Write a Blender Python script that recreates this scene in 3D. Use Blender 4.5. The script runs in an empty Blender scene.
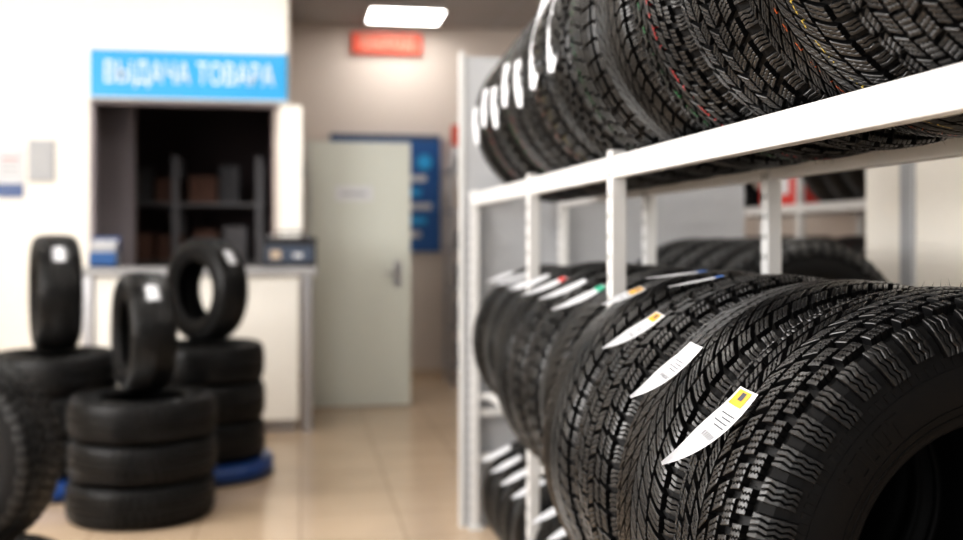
import bpy, math, random, bisect, bmesh
from mathutils import Matrix, Vector
random.seed(7)
R0=math.radians
TH=R0(9.8); F=1050.0; CH=1.28; HOR=240.0
def P(x,d):
    xr=(x-481.5)/F*d
    return (d*math.sin(TH)+xr*math.cos(TH), d*math.cos(TH)-xr*math.sin(TH))
def XL(x,s):
    return s*math.tan(math.atan((x-481.5)/F)+TH)

# ---------------- materials ----------------
def mat(name,col,rough=0.5,metal=0.0,noise=0.0,nscale=20,bump=0.0,bscale=200,emit=None,estr=0,spec=None,coat=0):
    m=bpy.data.materials.new(name); m.use_nodes=True
    nt=m.node_tree; b=nt.nodes['Principled BSDF']
    b.inputs['Base Color'].default_value=(*col,1); b.inputs['Roughness'].default_value=rough
    b.inputs['Metallic'].default_value=metal
    if spec is not None: b.inputs['Specular IOR Level'].default_value=spec
    if coat: b.inputs['Coat Weight'].default_value=coat
    tc=nt.nodes.new('ShaderNodeTexCoord')
    if noise>0:
        n=nt.nodes.new('ShaderNodeTexNoise'); n.inputs['Scale'].default_value=nscale; n.inputs['Detail'].default_value=4
        nt.links.new(tc.outputs['Object'],n.inputs['Vector'])
        mx=nt.nodes.new('ShaderNodeMix'); mx.data_type='RGBA'
        mx.inputs[6].default_value=(*[c*(1-noise) for c in col],1); mx.inputs[7].default_value=(*[min(1,c*(1+noise)) for c in col],1)
        nt.links.new(n.outputs['Fac'],mx.inputs[0]); nt.links.new(mx.outputs[2],b.inputs['Base Color'])
    if bump>0:
        n2=nt.nodes.new('ShaderNodeTexNoise'); n2.inputs['Scale'].default_value=bscale
        nt.links.new(tc.outputs['Object'],n2.inputs['Vector'])
        bp=nt.nodes.new('ShaderNodeBump'); bp.inputs['Strength'].default_value=bump; bp.inputs['Distance'].default_value=0.001
        nt.links.new(n2.outputs['Fac'],bp.inputs['Height']); nt.links.new(bp.outputs['Normal'],b.inputs['Normal'])
    if emit:
        b.inputs['Emission Color'].default_value=(*emit,1); b.inputs['Emission Strength'].default_value=estr
    return m
RC=(0.006,0.006,0.0065)
def rubber(name,stripes=(),r0=.24,r1=.42,spec=.6):
    m=mat(name,RC,0.4,bump=0.25,bscale=900,spec=spec)
    nt=m.node_tree;b=nt.nodes['Principled BSDF']
    tc=nt.nodes.new('ShaderNodeTexCoord')
    n=nt.nodes.new('ShaderNodeTexNoise'); n.inputs['Scale'].default_value=9
    nt.links.new(tc.outputs['Object'],n.inputs['Vector'])
    mr=nt.nodes.new('ShaderNodeMapRange'); mr.inputs['To Min'].default_value=r0; mr.inputs['To Max'].default_value=r1
    nt.links.new(n.outputs['Fac'],mr.inputs['Value']); nt.links.new(mr.outputs['Result'],b.inputs['Roughness'])
    if stripes:
        sp=nt.nodes.new('ShaderNodeSeparateXYZ'); nt.links.new(tc.outputs['Object'],sp.inputs[0])
        prev=None
        for z0,c in stripes:
            a=nt.nodes.new('ShaderNodeMath'); a.operation='SUBTRACT'; a.inputs[1].default_value=z0
            nt.links.new(sp.outputs['Z'],a.inputs[0])
            ab=nt.nodes.new('ShaderNodeMath'); ab.operation='ABSOLUTE'; nt.links.new(a.outputs[0],ab.inputs[0])
            lt=nt.nodes.new('ShaderNodeMath'); lt.operation='LESS_THAN'; lt.inputs[1].default_value=0.0010
            nt.links.new(ab.outputs[0],lt.inputs[0])
            n3=nt.nodes.new('ShaderNodeTexNoise'); n3.inputs['Scale'].default_value=60
            nt.links.new(tc.outputs['Object'],n3.inputs['Vector'])
            g=nt.nodes.new('ShaderNodeMath'); g.operation='GREATER_THAN'; g.inputs[1].default_value=0.5
            nt.links.new(n3.outputs['Fac'],g.inputs[0])
            mu=nt.nodes.new('ShaderNodeMath'); mu.operation='MULTIPLY'
            nt.links.new(lt.outputs[0],mu.inputs[0]); nt.links.new(g.outputs[0],mu.inputs[1])
            mx=nt.nodes.new('ShaderNodeMix'); mx.data_type='RGBA'
            if prev is None: mx.inputs[6].default_value=(*RC,1)
            else: nt.links.new(prev,mx.inputs[6])
            mx.inputs[7].default_value=(*c,1)
            nt.links.new(mu.outputs[0],mx.inputs[0]); prev=mx.outputs[2]
        nt.links.new(prev,b.inputs['Base Color'])
    return m
M_rub=rubber('rubber')
M_side=rubber('rubber_sidewall',(),.5,.62,.2)
M_rubA=rubber('rubber_red_line',[(0.018,(0.5,0.03,0.03)),(-0.03,(0.04,0.28,0.1))])
M_rubB=rubber('rubber_orange_line',[(-0.01,(0.5,0.1,0.02)),(0.04,(0.45,0.33,0.05))])
M_white=mat('rack_paint',(0.62,0.62,0.62),0.35,noise=.04)
M_slot=mat('slot_dark',(0.05,0.05,0.05),0.6,noise=.1)
M_panel=mat('panel_grey',(0.38,0.39,0.41),0.5,noise=.05)
M_paper=mat('label_paper',(0.62,0.63,0.66),0.5,noise=.02)
M_yel=mat('label_yellow',(0.75,0.38,0.03),0.5,noise=.03)
M_ink=mat('label_ink',(0.06,0.065,0.08),0.6,noise=.03)
M_blueink=mat('label_blue',(0.06,0.17,0.5),0.6,noise=.03)
M_green=mat('label_green',(0.03,0.35,0.22),0.6,noise=.03)
M_red=mat('label_red',(0.55,0.05,0.04),0.6,noise=.03)
M_cream=mat('wall_cream',(0.91,0.875,0.81),0.7,noise=.02,bump=.1)
M_beige=mat('wall_beige',(0.58,0.52,0.475),0.75,noise=.03,bump=.1)
M_ceil=mat('ceiling_tile',(0.40,0.385,0.37),0.85,noise=.05)
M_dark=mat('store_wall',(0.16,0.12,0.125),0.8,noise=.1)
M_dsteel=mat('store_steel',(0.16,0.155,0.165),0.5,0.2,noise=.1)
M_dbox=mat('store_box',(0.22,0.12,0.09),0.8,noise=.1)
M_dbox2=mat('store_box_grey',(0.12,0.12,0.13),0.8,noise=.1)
M_jamb=mat('store_jamb',(0.30,0.27,0.29),0.7,noise=.05)
M_door=mat('door_paint',(0.58,0.60,0.55),0.35,noise=.03)
M_frame=mat('frame_dark',(0.05,0.07,0.11),0.5,noise=.05)
M_steel=mat('steel',(0.45,0.45,0.47),0.3,0.9,noise=.1)
M_ctop=mat('counter_top',(0.38,0.38,0.39),0.3,noise=.1)
M_cbody=mat('counter_body',(0.92,0.90,0.85),0.35,noise=.02)
M_blue=mat('sign_blue',(0.02,0.34,0.68),0.4,noise=.05)
M_signtxt=mat('sign_letters',(0.85,0.88,0.92),0.5,noise=.02)
M_plinth=mat('plinth_blue',(0.008,0.05,0.20),0.35,noise=.1)
M_poster=mat('poster_blue',(0.012,0.09,0.28),0.5,noise=.1)
M_exit=mat('exit_red',(0.6,0.08,0.04),0.5,noise=.05,emit=(0.8,0.1,0.05),estr=.05)
M_lamp=mat('lamp_diffuser',(0.9,0.9,0.9),0.5,noise=.01,emit=(1,0.96,0.91),estr=13.5)
M_black=mat('plastic_black',(0.02,0.02,0.025),0.35,noise=.1)
M_tan=mat('box_tan',(0.5,0.4,0.3),0.7,noise=.1)

# ---------------- mesh builder ----------------
class MB:
    def __init__(s): s.v=[];s.f=[];s.m=[];s.mats=[];s.sm=[]
    def mi(s,m):
        if m not in s.mats: s.mats.append(m)
        return s.mats.index(m)
    def box(s,x0,x1,y0,y1,z0,z1,m,b=0.0):
        i=len(s.v);k=s.mi(m)
        if b<=0:
            s.v+=[(x,y,z) for z in(z0,z1) for y in(y0,y1) for x in(x0,x1)]
            for q in((0,2,3,1),(4,5,7,6),(0,1,5,4),(2,6,7,3),(0,4,6,2),(1,3,7,5)):
                s.f.append(tuple(i+a for a in q));s.m.append(k);s.sm.append(False)
        else:
            bm=bmesh.new(); bmesh.ops.create_cube(bm,size=1)
            for v in bm.verts:
                v.co=Vector(((x0+x1)/2+v.co.x*(x1-x0),(y0+y1)/2+v.co.y*(y1-y0),(z0+z1)/2+v.co.z*(z1-z0)))
            bmesh.ops.bevel(bm,geom=bm.edges[:],offset=b,segments=2,affect='EDGES',profile=.5)
            bm.verts.index_update()
            s.v+=[tuple(v.co) for v in bm.verts]
            for f in bm.faces:
                s.f.append(tuple(i+v.index for v in f.verts));s.m.append(k);s.sm.append(False)
            bm.free()
    def cyl(s,c,r,h,m,axis='z',n=24,r2=None,smooth=True):
        i=len(s.v);k=s.mi(m);r2=r if r2 is None else r2
        for j,(rr,zz) in enumerate(((r,0),(r2,h))):
            for a in range(n):
                t=2*math.pi*a/n;u,w=rr*math.cos(t),rr*math.sin(t)
                p={'z':(u,w,zz),'y':(u,zz,w),'x':(zz,u,w)}[axis]
                s.v.append((c[0]+p[0],c[1]+p[1],c[2]+p[2]))
        for a in range(n):
            b=(a+1)%n
            s.f.append((i+a,i+b,i+n+b,i+n+a));s.m.append(k);s.sm.append(smooth)
        s.f.append(tuple(i+a for a in range(n))[::-1]);s.m.append(k);s.sm.append(False)
        s.f.append(tuple(i+n+a for a in range(n)));s.m.append(k);s.sm.append(False)
    def mesh(s,name,norm=True):
        me=bpy.data.meshes.new(name);me.from_pydata(s.v,[],s.f)
        for m in s.mats: me.materials.append(m)
        me.polygons.foreach_set('material_index',s.m)
        me.polygons.foreach_set('use_smooth',s.sm)
        me.update()
        if norm:
            bm=bmesh.new();bm.from_mesh(me);bmesh.ops.recalc_face_normals(bm,faces=bm.faces[:]);bm.to_mesh(me);bm.free()
        return me
    def obj(s,name,parent=None):
        o=bpy.data.objects.new(name,s.mesh(name));bpy.context.collection.objects.link(o)
        if parent: o.parent=parent
        return o

# ---------------- tire ----------------
HP=[(0,.3285),(.04,.3277),(.07,.3248),(.09,.3203),(.103,.312),(.110,.298),(.1165,.28),(.12,.262),(.118,.245),(.112,.23),(.104,.220),(.100,.212),(.090,.209),(.086,.217),(.097,.232),(.107,.255),(.105,.285),(.094,.303),(.07,.314),(.03,.3175),(0,.318)]
HP=[(x,r if r>.298 else .298-(.298-r)*1.2) for x,r in HP]
def catmull(pts,n):
    q=[(-pts[1][0],pts[1][1])]+pts+[(-pts[-2][0],pts[-2][1])]
    out=[]
    for i in range(1,len(q)-2):
        for j in range(n):
            t=j/n;o=[]
            for c in(0,1):
                p0,p1,p2,p3=q[i-1][c],q[i][c],q[i+1][c],q[i+2][c]
                o.append(.5*((2*p1)+(-p0+p2)*t+(2*p0-5*p1+4*p2-p3)*t*t+(-p0+3*p1-3*p2+p3)*t**3))
            out.append(tuple(o))
    out.append(pts[-1]);return out
PR=catmull(HP,8)
AL=[0]
for i in range(1,len(PR)): AL.append(AL[-1]+math.hypot(PR[i][0]-PR[i-1][0],PR[i][1]-PR[i-1][1]))
def prof(t):
    sg=1 if t>=0 else -1;t=abs(t)
    i=min(max(bisect.bisect_right(AL,t)-1,0),len(AL)-2)
    k=(t-AL[i])/(AL[i+1]-AL[i]+1e-12)
    x=PR[i][0]+(PR[i+1][0]-PR[i][0])*k;r=PR[i][1]+(PR[i+1][1]-PR[i][1])*k
    dx=PR[i+1][0]-PR[i][0];dr=PR[i+1][1]-PR[i][1];l=math.hypot(dx,dr)
    if t<1e-9: return 0,r,0,1
    return sg*x,r,-sg*dr/l,dx/l
RR=.34
def pt(t,v,h):
    x,r,nx,nr=prof(t)
    a=v/RR;rr=r+nr*h
    return (rr*math.cos(a),rr*math.sin(a),x+nx*h)
def slab(B,t0,t1,n,fa,fb,h,c=.0009,k=0):
    if t1<t0: t0,t1=t1,t0
    i=len(B.v)
    for j in range(n+1):
        t=t0+(t1-t0)*j/n;a=fa(t);b=fb(t)
        e=c if j in(0,n) else 0
        for (v,hh) in((a,-.0008),(a,h-c-e*.3),(a+c,h-e*.6),(b-c,h-e*.6),(b,h-c-e*.3),(b,-.0008)):
            B.v.append(pt(t,v,hh))
    for j in range(n):
        for q in range(5):
            A=i+j*6+q;B.f.append((A,A+1,A+7,A+6));B.m.append(k);B.sm.append(False)
    B.f.append(tuple(i+q for q in range(6))[::-1]);B.f.append(tuple(i+n*6+q for q in range(6)))
    B.m+=[k,k];B.sm+=[False,False]
C=2*math.pi*RR
LET={'E':[(0,0,.25,1),(0,0,1,.2),(0,.4,.8,.6),(0,.8,1,1)],'T':[(0,.8,1,1),(.38,0,.62,.8)],'I':[(.38,0,.62,1)],'H':[(0,0,.25,1),(.75,0,1,1),(.25,.4,.75,.6)],
'L':[(0,0,.25,1),(.25,0,1,.2)],'C':[(0,0,.25,1),(.25,0,1,.2),(.25,.8,1,1)],'F':[(0,0,.25,1),(.25,.8,1,1),(.25,.4,.8,.6)],'U':[(0,0,.25,1),(.75,0,1,1),(.25,0,.75,.2)],'P':[(0,0,.25,1),(.25,.8,1,1),(.25,.4,1,.58),(.75,.58,1,.8)],'O':[(0,0,.25,1),(.75,0,1,1),(.25,0,.75,.2),(.25,.8,.75,1)]}
HT=.0115
def make_tire(name,N,rows,zz,hairs=0,SG=.0016):
    B=MB();B.mi(M_rub);B.mi(M_side)
    SEG=128
    half=PR[::2]
    ring=[(x,r) for x,r in half]+[(-x,r) for x,r in half[-2:0:-1]]
    nr=len(ring)
    for a in range(SEG):
        ca,sa=math.cos(2*math.pi*a/SEG),math.sin(2*math.pi*a/SEG)
        for x,r in ring: B.v.append((r*ca,r*sa,x))
    for a in range(SEG):
        for j in range(nr):
            b=(a+1)%SEG;k=(j+1)%nr
            B.f.append((a*nr+j,b*nr+j,b*nr+k,a*nr+k));B.m.append(1);B.sm.append(True)
    pitch=C/N
    for p in range(N):
        for (t0,t1,slope,phase,ns,g,wrap) in rows:
            base=(p+phase)*pitch
            def off(t,slope=slope): return slope*abs(t)
            L=pitch-g
            n=6 if zz>0 else 2
            sw=(L-(ns-1)*SG)/ns
            for q in range(ns):
                v0=base+q*(sw+SG)
                tt0,tt1=t0,t1
                if wrap and (p%2): tt1=t1-.007 if t1>0 else t1+.007
                st=(tt1-tt0)/n
                def zig(t,tt0=tt0,st=st):
                    return zz*(1 if int(round((t-tt0)/st))%2 else -1) if zz else 0
                za=(lambda t:0) if q==0 else zig
                zb=(lambda t:0) if q==ns-1 else zig
                slab(B,tt0,tt1,n,lambda t,v0=v0,za=za:v0+off(t)+za(t),lambda t,v0=v0,zb=zb:v0+sw+off(t)+zb(t),HT-(.0012 if (q%2 and wrap) else 0))
            if wrap:
                slab(B,t0,t1*.93,2,lambda t:base+L+off(t),lambda t:base+pitch+off(t),.003,k=1)
    for sg in(1,-1):
        M=150
        for q in range(M):
            v0=C*q/M; slab(B,sg*.142,sg*.152,2,lambda t:v0,lambda t:v0+C/M*.5,.0014,.0002,1)
        for (a,b) in((.1545,.1565),(.200,.202),(.213,.216)):
            for q in range(96):
                v0=C*q/96; slab(B,sg*a,sg*b,1,lambda t:v0,lambda t:v0+C/96,.0012,.0001,1)
        for w,word in enumerate(('ICEPILOT','TOUCH','HILL','ICEPILOT','TOUCH','FELT')):
            for li,ch in enumerate(word):
                v0=C*(w/6)+li*.028
                for (x0,y0,x1,y1) in LET[ch]:
                    a,b=(v0+x0*.02,v0+x1*.02)
                    if sg<0: a,b=-b,-a
                    slab(B,sg*(.194-.03*y0),sg*(.194-.03*y1),2,lambda t:a,lambda t:b,.0012,.0002,1)
    for q in range(hairs):
        t=random.choice((-1,1))*random.uniform(.0,.135);v=random.uniform(0,C);l=random.uniform(.006,.014)
        dt=random.uniform(-.004,.004);dv=random.uniform(-.004,.004)
        i=len(B.v);w=.0003
        B.v+=[pt(t-w,v-w,HT-.0005),pt(t+w,v-w,HT-.0005),pt(t,v+w,HT-.0005)]
        B.v.append(pt(t+dt,v+dv,HT+l))
        for f in((0,1,3),(1,2,3),(2,0,3)): B.f.append(tuple(i+a for a in f));B.m.append(0);B.sm.append(False)
    return B.mesh(name,norm=True)
def sym(rows):
    o=[]
    for (a,b,s,p,n,g,w) in rows:
        o.append((a,b,s,p,n,g,w)); o.append((-a,-b,s,p+.5,n,g,w))
    return o
T=[]
T.append(make_tire('tire_tread_chunky',50,sym([(.002,.021,.9,0,4,.010,0),(.028,.047,.6,.3,4,.011,0),(.0535,.070,.3,.1,4,.011,0),(.0765,.090,.2,.6,4,.011,0),(.098,.140,.08,.35,4,.014,1)]),.0014,hairs=300,SG=.0019))
T.append(make_tire('tire_tread_directional',68,sym([(.002,.024,1.3,0,3,.007,0),(.029,.058,1.0,.2,3,.0075,0),(.064,.090,.7,.35,3,.008,0),(.098,.136,.25,.6,3,.010,1)]),.0010,hairs=200,SG=.0016))
T.append(make_tire('tire_tread_siped',54,sym([(.019,.044,.35,.0,4,.008,0),(.051,.068,-.5,.3,4,.009,0),(.074,.089,-.5,.5,4,.009,0),(.097,.136,.1,.1,4,.011,1)])+[(-.013,.013,0,0,4,.006,0)],.0014,hairs=120,SG=.0018))
T.append(make_tire('tire_tread_block',50,sym([(.003,.026,-.6,.1,4,.011,0),(.033,.057,.5,.45,4,.011,0),(.064,.087,.5,.0,4,.011,0),(.096,.138,.0,.2,4,.013,1)]),.0013,hairs=120,SG=.0018))
RUBS=[None,M_rubA,M_rubB]
def tire(x,y,z,R,W,kind,axis='rack',spin=None,yaw=0,rub=0,flip=False):
    o=bpy.data.objects.new('tire',T[kind]);bpy.context.collection.objects.link(o)
    s=R/.34;w=W/.242
    S=Matrix.Diagonal((s,s,w,1))
    spin=random.uniform(0,6.28) if spin is None else spin
    Sp=Matrix.Rotation(spin,4,'Z')
    if axis=='rack': Rm=Matrix.Rotation(R0(-90 if not flip else 90),4,'X')
    elif axis=='flat': Rm=Matrix.Identity(4)
    else: Rm=Matrix.Rotation(yaw,4,'Z')@Matrix.Rotation(R0(90),4,'X')
    o.matrix_world=Matrix.Translation((x,y,z))@Rm@Sp@S
    if rub:
        o.material_slots[0].link='OBJECT';o.material_slots[0].material=RUBS[rub]
    return o
def tag(parent,cx,s,cz,R,a0,length,width,phi0=4,curl=30,twist=28,yel=0.0,taper=.3,stripe=None,side=0.0,ink=False):
    """paper label stuck on the tread at angle a0 above the aisle side, hanging down and curling off"""
    n=24;B=MB();A0=R0(a0)
    tg=Vector((-math.sin(A0),0,-math.cos(A0)));nm=Vector((-math.cos(A0),0,math.sin(A0)))
    p=Vector((cx-(R+.004)*math.cos(A0),s+side-width/2,cz+(R+.004)*math.sin(A0)))
    path=[];st=length/n
    for j in range(n+1):
        u=j/n;ph=R0(phi0+curl*u**1.3)
        d=tg*math.cos(ph)+nm*math.sin(ph);nn=nm*math.cos(ph)-tg*math.sin(ph)
        tw=R0(twist)*(.45+.55*min(1,u*1.8))
        wd=Vector((0,1,0))*math.cos(tw)+nn*math.sin(tw)
        path.append((p.copy(),wd,nn));p+=d*st
    def pos(u,w,off):
        x=u*n;j=min(int(x),n-1);k=x-j
        a=path[j][0].lerp(path[j+1][0],k);wd=path[j][1].lerp(path[j+1][1],k);nn=path[j][2]
        wid=width*(1-(1-taper)*max(0,(u-.3)/.7)**1.8)
        bow=.12*width*math.sin(math.pi*(w+.5))
        return tuple(a+wd*(wid*(w+.5))+nn*(off-bow*.5))
    def patch(u0,u1,w0,w1,m,off):
        N=max(2,int((u1-u0)*n));i=len(B.v);k=B.mi(m)
        for j in range(N+1):
            for w in range(5): B.v.append(pos(u0+(u1-u0)*j/N,w0+(w1-w0)*w/4,off))
        for j in range(N):
            for q in range(4):
                A=i+j*5+q;B.f.append((A,A+1,A+6,A+5));B.m.append(k);B.sm.append(True)
    patch(0,1,-.5,.5,M_paper,0)
    if yel: patch(.02,.02+yel,-.2,.4,M_yel,.0009); patch(.04,.04+yel*.5,.0,.2,M_ink,.0014)
    if stripe: patch(.02,.16,-.5,.5,stripe,.0009)
    if ink:
        for q in range(4): patch(.27+.045*q,.282+.045*q,-.35,.3-.15*(q%2),M_ink,.0009)
        for q in range(6): patch(.50,.56,-.35+.1*q,-.32+.1*q,M_ink,.0009)
    me=B.mesh('label',norm=False)
    o=bpy.data.objects.new('label',me);bpy.context.collection.objects.link(o)
    o.parent=parent;o.matrix_parent_inverse=parent.matrix_world.inverted()
    return o
def patch_label(t,R,W,dirw,la,lw,stripe=None):
    M=t.matrix_world;l=M.inverted().to_3x3()@Vector(dirw)
    ph=math.atan2(l.y,l.x);B=MB();B.mi(M_paper)
    for j in range(9):
        a=ph-la/.34/2+la/.34*j/8
        for w in(-.5,-.25,0,.25,.5):
            B.v.append(((.3425-.012*abs(w)*lw/.1)*math.cos(a),(.3425-.012*abs(w)*lw/.1)*math.sin(a),w*lw))
    for j in range(8):
        for q in range(4):
            A=j*5+q;B.f.append((A,A+1,A+6,A+5));B.m.append(0);B.sm.append(True)
    o=bpy.data.objects.new('label',B.mesh('label',norm=False));bpy.context.collection.objects.link(o);o.parent=t

# ---------------- rack ----------------
LF=.747;LB=1.15;CX=.9635
def rack(x0,x1,posts,levels,top,name='tire_rack',endpanel=False,holes=True):
    B=MB()
    for s in posts:
        for x in (x0,x1):
            B.box(x-.003,x+.035,s-.021,s+.021,0,top,M_white,.003)
            B.box(x-.012,x+.05,s-.035,s+.035,0,.012,M_white)
            if holes:
                z=.08
                while z<top-.05:
                    for dy in(-.011,.011): B.box(x-.0036,x-.003,s+dy-.003,s+dy+.003,z,z+.016,M_slot)
                    z+=.05
        B.box(x0+.035,x1,s-.012,s+.012,.3,.33,M_white)
        B.box(x0+.035,x1,s-.012,s+.012,.50,.53,M_white)
    for (a,b,zt,xa,xb,h) in levels:
        B.box(xa,xa+.03,a,b,zt-h,zt,M_white,.004)
        B.box(xb,xb+.03,a,b,zt-h,zt,M_white,.004)
        if xa>x0+.01:
            for e in(a-.012,b+.012): B.box(x0+.0,x1+.03,e-.009,e+.009,zt-h,zt-.004,M_white)
    if endpanel:
        e=posts[-1]+.03
        B.box(x0-.03,x1+.9,e,e+.02,0,2.1,M_panel,.003)
        B.box(x0-.045,x0-.028,e-.01,e+.035,0,2.12,M_white)
        for z in [i*.1+.15 for i in range(19)]:
            B.box(x0+.0,x1+.85,e-.003,e,z,z+.004,M_panel)
    return B.obj(name)
ZU=1.485
def seat(c,R,hw): return c-math.sqrt(R*R-hw*hw)-.002
MR=[(1.28,2.45,.41,.80,.15,4),(2.505,3.385,.35,.86,.14,4),(3.44,4.12,.30,.885,.11,3)]
lv=[(.47,2.453,ZU,LF,LB,.055),(2.497,3.388,ZU,LF,LB,.055),(3.432,4.58,ZU,LF,LB,.055)]
for (a,b,R,c,hw,n),(ba,bb) in zip(MR,((.47,2.453),(2.497,3.388),(3.432,4.58))):
    lv.append((ba,bb,seat(c,R,hw),CX-hw-.03,CX+hw,.03))
rack(LF,LB,[.45,2.475,3.41,4.6],lv,1.5,endpanel=True)
hwu=(LB-LF-.03)/2
def cz(zb,R): return zb+math.sqrt(R*R-hwu*hwu)+.002
mid=[]
kk=[[0,1,2,1],[1,3,2,0],[2,1,3]]
for bi,(a,b,R,c,hw,n) in enumerate(MR):
    w=(b-a)/n
    for i in range(n):
        s=a+w*(i+.5)
        t=tire(CX,s,c,R,w-.004,kk[bi][i],flip=(i%2==1));mid.append((t,s,c,R))
specs=[(39,.175,.046,0,42,26,.16),(46,.155,.043,-4,36,24,0),(53,.145,.04,-2,30,22,.16),(63,.11,.035,0,20,20,.3),
 (58,.16,.035,0,25,22,0),(60,.15,.035,0,25,22,0),(60,.15,.035,0,25,22,0),(60,.14,.035,0,25,22,0),(62,.13,.035,0,25,22,0),(62,.13,.035,0,25,22,0),(62,.12,.035,0,25,22,0)]
for j,((t,s,z,R),(a0,ln,w,p0,cu_,tw,ye)) in enumerate(zip(mid,specs)):
    tag(t,CX,s,z,R,a0,ln,w,p0,cu_,tw,ye,stripe={4:M_green,6:M_red}.get(j),ink=j<4,taper=.15)
tag(mid[2][0],CX,mid[2][1],mid[2][2],mid[2][3],78,.13,.018,0,5,10,side=.07,stripe=M_blueink)
tag(mid[3][0],CX,mid[3][1],mid[3][2],mid[3][3],82,.15,.022,0,5,10,side=-.06,stripe=M_blueink)
# upper row
up=[];s=.80;i=0
while s<4.0:
    R=.345 if s<2.4 else .345-.04*(s-2.4)/1.6
    W=.232 if s<2.6 else .215
    sc=s+W/2
    t=tire(CX,sc,cz(ZU,R),R,W,[3,2,1,3,0,1,2,0][i%8],rub=[1,0,2,0,1,0][i%6],flip=(i%2==0));up.append((t,sc,cz(ZU,R),R))
    s+=W+.004;i+=1
for j,(t,s,z,R) in enumerate(up):
    if 2.3<s<2.55: tag(t,CX,s,z,R,37,.15,.07,-12,0,8,taper=.6)
    elif 2.55<s<2.8: tag(t,CX,s,z,R,32,.27,.11,-22,4,12,taper=.3)
    elif 3.0<s: tag(t,CX,s,z,R,14-6*(j%2),.14,.07,-10,0,8,taper=.6)
# bottom row
s=2.52
while s<4.1:
    R=.24
    if not(3.38-.2<s<3.43):
        t=tire(CX,s+.1,R+.002,R,.195,random.randrange(4))
        tag(t,CX,s+.1,R,R,58,.13,.04,0,20,20)
        s+=.2
    else: s+=.02
# back to back row
rack(1.42,1.82,[3.1,4.58],[(3.12,4.55,.66,1.42,1.82,.055)],.72,holes=False)
cx2=(1.45+1.82)/2
s=3.14;R=.34
while s<4.3:
    z=.66+math.sqrt(R*R-.185**2)+.002
    tire(cx2,s+.115,z,R,.225,random.randrange(4)); s+=.232
# far aisle rack
rack(3.0,3.4,[4.6,6.0,7.4],[(4.62,7.38,1.5,3.0,3.4,.055),(4.62,7.38,.7,3.0,3.4,.055)],2.3,holes=False)
s=4.66
while s<7.2:
    if not (5.76<s<6.03):
        for zb in(.7,1.5):
            if not(5.6<s<6.6 and zb>1): tire(3.215,s+.115,zb+math.sqrt(.33**2-.185**2)+.002,.33,.225,random.randrange(4))
    s+=.232
B=MB()
B.box(3.03,3.4,6.1,6.6,1.502,1.75,M_red,.006);B.box(3.028,3.03,6.18,6.52,1.57,1.68,M_paper);B.box(3.03,3.4,6.1,6.6,1.745,1.76,M_red)
B.obj('storage_box')

# ---------------- room ----------------
CEIL=3.26
def tilemat():
    m=mat('floor_tile',(0.6,0.45,0.33),0.17)
    nt=m.node_tree;b=nt.nodes['Principled BSDF']
    tc=nt.nodes.new('ShaderNodeTexCoord');br=nt.nodes.new('ShaderNodeTexBrick')
    br.offset=0;br.inputs['Scale'].default_value=1;br.inputs['Brick Width'].default_value=.45;br.inputs['Row Height'].default_value=.45
    br.inputs['Mortar Size'].default_value=.004
    br.inputs['Color1'].default_value=(.60,.465,.335,1);br.inputs['Color2'].default_value=(.63,.49,.355,1);br.inputs['Mortar'].default_value=(.40,.30,.21,1)
    nt.links.new(tc.outputs['Object'],br.inputs['Vector'])
    n=nt.nodes.new('ShaderNodeTexNoise');n.inputs['Scale'].default_value=3;n.inputs['Detail'].default_value=6
    nt.links.new(tc.outputs['Object'],n.inputs['Vector'])
    mx=nt.nodes.new('ShaderNodeMix');mx.data_type='RGBA';mx.blend_type='MULTIPLY';mx.inputs[0].default_value=.25
    nt.links.new(br.outputs['Color'],mx.inputs[6]);nt.links.new(n.outputs['Fac'],mx.inputs[7])
    nt.links.new(mx.outputs[2],b.inputs['Base Color'])
    bp=nt.nodes.new('ShaderNodeBump');bp.inputs['Strength'].default_value=.2;bp.inputs['Distance'].default_value=.002;bp.invert=True
    nt.links.new(br.outputs['Fac'],bp.inputs['Height']);nt.links.new(bp.outputs['Normal'],b.inputs['Normal'])
    return m
B=MB();B.box(-3.6,4.3,-3,11.6,-.1,0,tilemat());B.obj('floor')
B=MB();B.box(-3.6,4.3,-3,11.6,CEIL,CEIL+.1,M_ceil)
for x in [-3+.6*i for i in range(13)]: B.box(x-.01,x+.01,-3,9.7,CEIL-.004,CEIL,M_panel)
for y in [-2.7+.6*i for i in range(21)]: B.box(-3.6,4.3,y-.01,y+.01,CEIL-.004,CEIL,M_panel)
B.obj('ceiling')
B=MB();B.box(-3.7,-3.6,-3,11.6,0,CEIL,M_cream);B.obj('wall_left')
B=MB();B.box(4.3,4.4,-3,11.6,0,CEIL,M_beige);B.obj('wall_right')
SW=7.55;BW=9.7
oL,oR=XL(90,SW),XL(280,SW);wR=XL(288,SW)
ztop=2.25
B=MB()
B.box(-3.6,oL,SW,SW+.12,0,CEIL,M_cream)
B.box(oR,wR,SW,SW+.12,0,CEIL,M_cream)
B.box(oL,oR,SW,SW+.12,ztop,CEIL,M_cream)
B.box(oL,oR,SW,SW+.12,0,1.05,M_cream)
B.obj('wall_front')
B=MB();B.box(wR-.1,wR,SW+.12,8.12,0,CEIL,M_beige);B.box(wR-.1,wR,9.0,BW,0,CEIL,M_beige);B.box(wR-.1,wR,8.12,9.0,2.08,CEIL,M_beige);B.obj('wall_side')
B=MB();B.box(wR,4.3,BW,BW+.1,0,CEIL,M_beige);B.obj('wall_back')
B=MB();B.box(wR,4.3,BW-.015,BW,0,.08,M_tan);B.obj('baseboard_back')
B=MB();B.box(-3.6,wR-.1,11.4,11.5,0,CEIL,M_dark);B.obj('wall_store')
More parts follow.
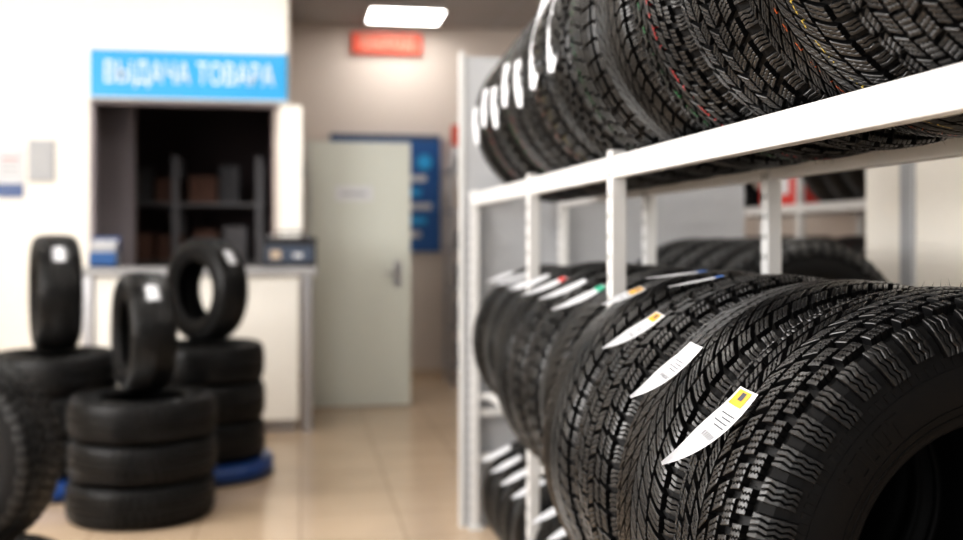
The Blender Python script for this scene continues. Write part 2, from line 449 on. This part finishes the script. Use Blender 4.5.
B=MB();B.box(-3.6,wR,BW+.1,11.4,0,0.004,M_dark);B.box(wR-.1,wR-.0,BW+.1,11.4,0,CEIL,M_dark);B.box(wR-.115,wR-.1,SW+.12,8.1,0,CEIL,M_dark);B.box(wR-.115,wR-.1,9.0,11.4,0,CEIL,M_dark);B.obj('wall_store_side')
B=MB();B.box(oL,oL+.03,SW-.02,SW+.14,1.11,ztop-.035,M_jamb);B.box(oR,wR+.1,SW-.04,SW-.001,1.11,ztop-.02,M_cbody,.004);B.box(oL,oR,SW+.0,SW+.12,ztop-.03,ztop-.001,M_jamb)
B.obj('window_1')
B=MB()
for x in(-1.75,-1.05,-.35):
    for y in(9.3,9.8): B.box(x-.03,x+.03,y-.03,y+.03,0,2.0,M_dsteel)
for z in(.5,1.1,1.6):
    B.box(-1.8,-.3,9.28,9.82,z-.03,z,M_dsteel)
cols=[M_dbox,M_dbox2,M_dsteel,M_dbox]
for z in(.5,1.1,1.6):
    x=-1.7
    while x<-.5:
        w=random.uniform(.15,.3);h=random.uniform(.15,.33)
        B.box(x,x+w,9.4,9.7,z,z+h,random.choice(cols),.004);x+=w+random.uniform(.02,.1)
B.obj('storage_shelf')
B=MB();B.box(XL(98,8.3),XL(134,8.3),8.3,8.42,0,CEIL,M_jamb);B.box(XL(97,8.3),XL(135,8.3),8.28,8.44,0,.1,M_dark);B.obj('column')

# sign
B=MB();sx0,sx1=XL(90,SW-.08),XL(287,SW-.08)
B.box(sx0,sx1,SW-.08,SW-.003,ztop+.0,ztop+.33,M_blue,.005)
B.box(sx0-.01,sx1+.01,SW-.085,SW-.003,ztop+.325,ztop+.34,M_white)
B.box(sx0-.01,sx1+.01,SW-.085,SW-.003,ztop-.01,ztop+.004,M_white)
sign=B.obj('shop_sign')
def text(body,size,m,loc,parent,fit=None,ext=.003,bold=0):
    cu=bpy.data.curves.new('lettering','FONT');cu.body=body;cu.align_x='CENTER';cu.align_y='CENTER';cu.size=size;cu.extrude=ext;cu.offset=bold
    cu.materials.append(m)
    to=bpy.data.objects.new('lettering',cu);bpy.context.collection.objects.link(to)
    to.location=loc;to.rotation_euler=(R0(90),0,0);to.parent=parent
    bpy.context.view_layer.update()
    if fit and to.dimensions.x>0: to.scale.x=fit/to.dimensions.x
text('ВЫДАЧА ТОВАРА',.205,M_signtxt,((sx0+sx1)/2,SW-.086,ztop+.165),sign,(sx1-sx0)*.86)

# counter
CS=7.08
cL,cR=XL(80,CS),XL(317,CS)
B=MB()
B.box(cL,cR,CS,SW-.045,1.045,1.10,M_ctop,.006)
B.box(cL+.08,cR-.12,CS+.05,SW-.05,0.08,1.045,M_cbody)
B.box(cL+.1,cR-.14,CS+.1,SW-.06,0,.08,M_steel)
for k in range(1,3):
    x=cL+.08+(cR-cL-.2)*k/3;B.box(x-.003,x+.003,CS+.048,CS+.052,.1,1.03,M_panel)
for x in(cL+.005,cR-.10):
    B.box(x,x+.07,CS+.02,CS+.09,0,1.045,M_steel,.006)
B.obj('service_counter')
# battery
bx0,bx1=XL(263,7.2),XL(316,7.2)
B=MB();z=1.102
B.box(bx0,bx1,7.14,7.32,z,z+.16,M_black,.006);B.box(bx0-.006,bx1+.006,7.134,7.326,z+.16,z+.195,M_black,.006)
B.box(bx0+.02,bx1-.02,7.136,7.1395,z+.03,z+.14,M_frame);B.box(bx0+.05,bx0+.12,7.133,7.1358,z+.05,z+.11,M_tan);B.box(bx0+.2,bx1-.09,7.133,7.1358,z+.06,z+.09,M_paper)
for x in(bx0+.05,bx1-.05): B.cyl((x,7.2,z+.195),.012,.022,M_steel)
for k in range(6): B.cyl((bx0+.06+k*.045,7.27,z+.195),.012,.008,M_black)
B.box(bx0+.09,bx0+.1,7.16,7.17,z+.19,z+.235,M_black);B.box(bx1-.1,bx1-.09,7.16,7.17,z+.19,z+.235,M_black);B.box(bx0+.09,bx1-.09,7.155,7.175,z+.225,z+.24,M_black)
B.obj('car_battery')
hx0,hx1=XL(90,7.2),XL(118,7.2)
B=MB()
B.box(hx0,hx1,7.15,7.3,z,z+.015,M_panel);B.box(hx0,hx1,7.27,7.285,z,z+.2,M_plinth);B.box(hx0,hx0+.006,7.15,7.28,z,z+.1,M_panel);B.box(hx1-.006,hx1,7.15,7.28,z,z+.1,M_panel)
B.box(hx0,hx1,7.15,7.156,z,z+.1,M_poster)
for k in range(5): B.box(hx0+.01,hx1-.01,7.165+.018*k,7.175+.018*k,z+.015,z+.14+.01*k,M_paper if k%2 else M_ctop)
B.obj('brochure_holder')
# wall notices
B=MB();a,b=XL(2,SW),XL(24,SW)
B.box(a-.06,b,SW-.012,SW+.001,1.56,1.9,M_paper);B.box(a-.06,b,SW-.014,SW-.012,1.57,1.66,M_plinth)
for k in range(4): B.box(a,b-.03,SW-.0135,SW-.012,1.72+.035*k,1.73+.035*k,M_red if k==3 else M_panel)
B.obj('notice_board')
B=MB();a,b=XL(29,SW),XL(55,SW)
B.box(a,b,SW-.02,SW+.001,1.68,1.96,M_panel,.003);B.box(a+.015,b-.015,SW-.022,SW-.02,1.7,1.94,M_panel)
for k in range(6): B.box(a+.03,b-.03,SW-.0235,SW-.022,1.73+.032*k,1.745+.032*k,M_ctop)
B.obj('notice_frame')
# door (open leaf)
DS=8.1
dL,dR=XL(306,DS),XL(410,DS)
B=MB()
B.box(dL,dR,DS-.045,DS,.012,2.03,M_door,.004)
B.box(dL+.02,dL+.03,DS-.047,DS-.045,.03,2.01,M_steel)
B.box(dR-.13,dR-.07,DS-.052,DS-.045,.92,1.12,M_steel,.002)
B.cyl((dR-.1,DS-.1,1.03),.01,.055,M_steel,'y',12)
B.box(dR-.21,dR-.09,DS-.11,DS-.095,1.02,1.04,M_steel,.004)
B.cyl((dR-.1,DS-.06,.95),.014,.012,M_steel,'y',16)
B.box(dL+.22,dL+.5,DS-.049,DS-.045,1.58,1.69,M_paper);B.box(dL+.26,dL+.46,DS-.051,DS-.049,1.62,1.645,M_panel)
for z in(.3,1.0,1.75): B.cyl((dL-.012,DS-.02,z),.01,.1,M_steel,'z',12)
B.obj('door_1')
B=MB()
B.box(wR-.0,wR+.07,DS-.03,DS+.03,0,2.12,M_door);B.box(wR,wR+.03,8.95,9.01,0,2.12,M_door);B.box(wR,wR+.03,DS,9.0,2.06,2.12,M_door);B.obj('trim_1')
# poster
pL,pR=XL(330,BW),XL(440,BW)
B=MB();B.box(pL,pR,BW-.03,BW-.001,1.17,2.25,M_poster,.004)
for k in range(5):
    w=.10+.05*(k%3);B.box(pR-.28,pR-.28+w,BW-.033,BW-.03,1.3+.13*k,1.36+.13*k,M_blue if k%2 else M_steel)
B.cyl((pR-.15,BW-.034,2.0),.07,.004,M_blue,'y',24)
B.box(pL,pR,BW-.034,BW-.03,2.21,2.25,M_frame)
B.obj('wall_poster')
# exit sign
eL,eR=XL(352,BW-.05),XL(422,BW-.05)
B=MB();B.box(eL,eR,BW-.06,BW-.001,2.99,3.18,M_exit,.005)
ex=B.obj('exit_sign')
text('ВЫХОД',.15,M_tan,((eL+eR)/2,BW-.063,3.085),ex,(eR-eL)*.75,.002)
# display shelf
a=XL(449,9.2)
B=MB()
for x in(a,a+.7):
    for y in(9.05,9.5): B.box(x,x+.03,y,y+.03,0,2.2,M_steel)
for z in(.15,.5,.85,1.2,1.55,1.9):
    B.box(a,a+.73,9.05,9.53,z-.02,z,M_steel)
    x=a+.04
    while x<a+.6:
        w=random.uniform(.07,.13);h=random.uniform(.14,.26)
        if random.random()<.5: B.box(x,x+w,9.12,9.3,z,z+h,random.choice([M_red,M_black,M_tan,M_panel]),.004)
        else:
            B.cyl((x+w/2,9.2,z),w/2,h*.8,random.choice([M_red,M_black,M_tan,M_ctop]));B.cyl((x+w/2,9.2,z+h*.8),w/4,.03,M_black)
        x+=w+.015
B.box(a,a+.73,9.04,9.06,2.1,2.28,M_exit)
B.obj('display_shelf')
# partition on right
B=MB();B.box(2.3,2.42,1.4,4.0,0,CEIL,M_cream)
for s in(2.0,2.9,3.68): B.box(2.28,2.3,s-.04,s+.04,0,CEIL,M_panel,.004)
B.obj('wall_partition')

def lamp(x,y,w=.6,l=.6):
    B=MB();B.box(x-w/2,x+w/2,y-l/2,y+l/2,CEIL-.03,CEIL-.006,M_white);B.box(x-w/2+.02,x+w/2-.02,y-l/2+.02,y+l/2-.02,CEIL-.034,CEIL-.03,M_lamp)
    B.obj('ceiling_lamp')
lx=(XL(366,9.1)+XL(445,9.1))/2
lamp(lx,9.15,.66,.56)
for (x,y) in((-.3,6.3),(-2.2,6.3),(-.3,4.0),(-2.2,4.0),(-.3,1.7),(-2.2,1.7),(-.3,-.6),(-2.2,-.6),(2.6,5.2),(1.8,3.2),(3.4,2.6),(1.8,1.4),(1.95,2.3)):  # includes lamps added over the racks to brighten the right partition
    lamp(x,y)
def area(name,loc,rot,sx,sy,pw,col=(1,1,1)):
    l=bpy.data.lights.new(name,'AREA');l.shape='RECTANGLE';l.size=sx;l.size_y=sy;l.energy=pw;l.color=col
    o=bpy.data.objects.new(name,l);bpy.context.collection.objects.link(o);o.location=loc;o.rotation_euler=rot
area('fill_light_rear',(-2.4,-2.8,2.0),(R0(90),0,R0(-8)),2.0,2.0,80,(1,.98,.96))  # added soft fill from behind the camera; no window is built here
area('fill_light_left',(-3.4,2.6,2.1),(R0(90),0,R0(-90)),4.0,1.6,240,(1,.985,.97))  # added fill for highlights on the treads; the left wall has no window
w=bpy.data.worlds.new('world');bpy.context.scene.world=w;w.use_nodes=True
w.node_tree.nodes['Background'].inputs[0].default_value=(1,.98,.96,1);w.node_tree.nodes['Background'].inputs[1].default_value=.3

# ---------------- loose tire stacks ----------------
def stack(x,d,R,W,n,z0,up=None,lab=None):
    X,Y=P(x,d);z=z0
    for i in range(n):
        tire(X+random.uniform(-.008,.008),Y+random.uniform(-.008,.008),z+W/2,R,W,random.randrange(4),axis='flat');z+=W+.001
    if up:
        (r,w,yaw)=up
        t=tire(X,Y,z+r+.003,r,w,random.randrange(4),axis='up',yaw=yaw)
        if lab: patch_label(t,r,w,lab,.11,.09)
def plinth(x,d,r,h):
    X,Y=P(x,d);B=MB();B.cyl((X,Y,0),r,h-.012,M_plinth,n=48);B.cyl((X,Y,h-.012),r,.012,M_plinth,n=48,r2=r-.012);B.cyl((X,Y,0),r+.006,.02,M_black,n=48)
    B.obj('display_plinth')
stack(143,4.9,.335,.188,3,0,up=(.28,.20,R0(110)),lab=(.2,-.75,.75))
plinth(206,5.75,.36,.1);stack(206,5.75,.315,.205,3,.102,up=(.285,.18,R0(130)),lab=(.6,-.6,.7))
plinth(53,5.42,.36,.1);stack(55,5.42,.32,.2,3,.102,up=(.30,.21,R0(108)),lab=(.3,-.75,.75))
stack(-40,3.57,.34,.205,1,0,up=(.345,.21,R0(-22)))

# ---------------- camera ----------------
c=bpy.data.cameras.new('camera');co=bpy.data.objects.new('camera',c);bpy.context.collection.objects.link(co)
co.location=(0,0,CH);co.rotation_euler=(R0(90),0,-TH)
c.sensor_width=36;c.lens=F/963*36;c.shift_y=-30/963;c.clip_start=.05
c.dof.use_dof=True;c.dof.focus_distance=1.56;c.dof.aperture_fstop=2.1
bpy.context.scene.camera=co
vs=bpy.context.scene.view_settings
vs.view_transform='Standard'
try: vs.look='Medium High Contrast'
except Exception as e:
    print('look',e)
vs.exposure=0.12
print('LOOK',vs.look)
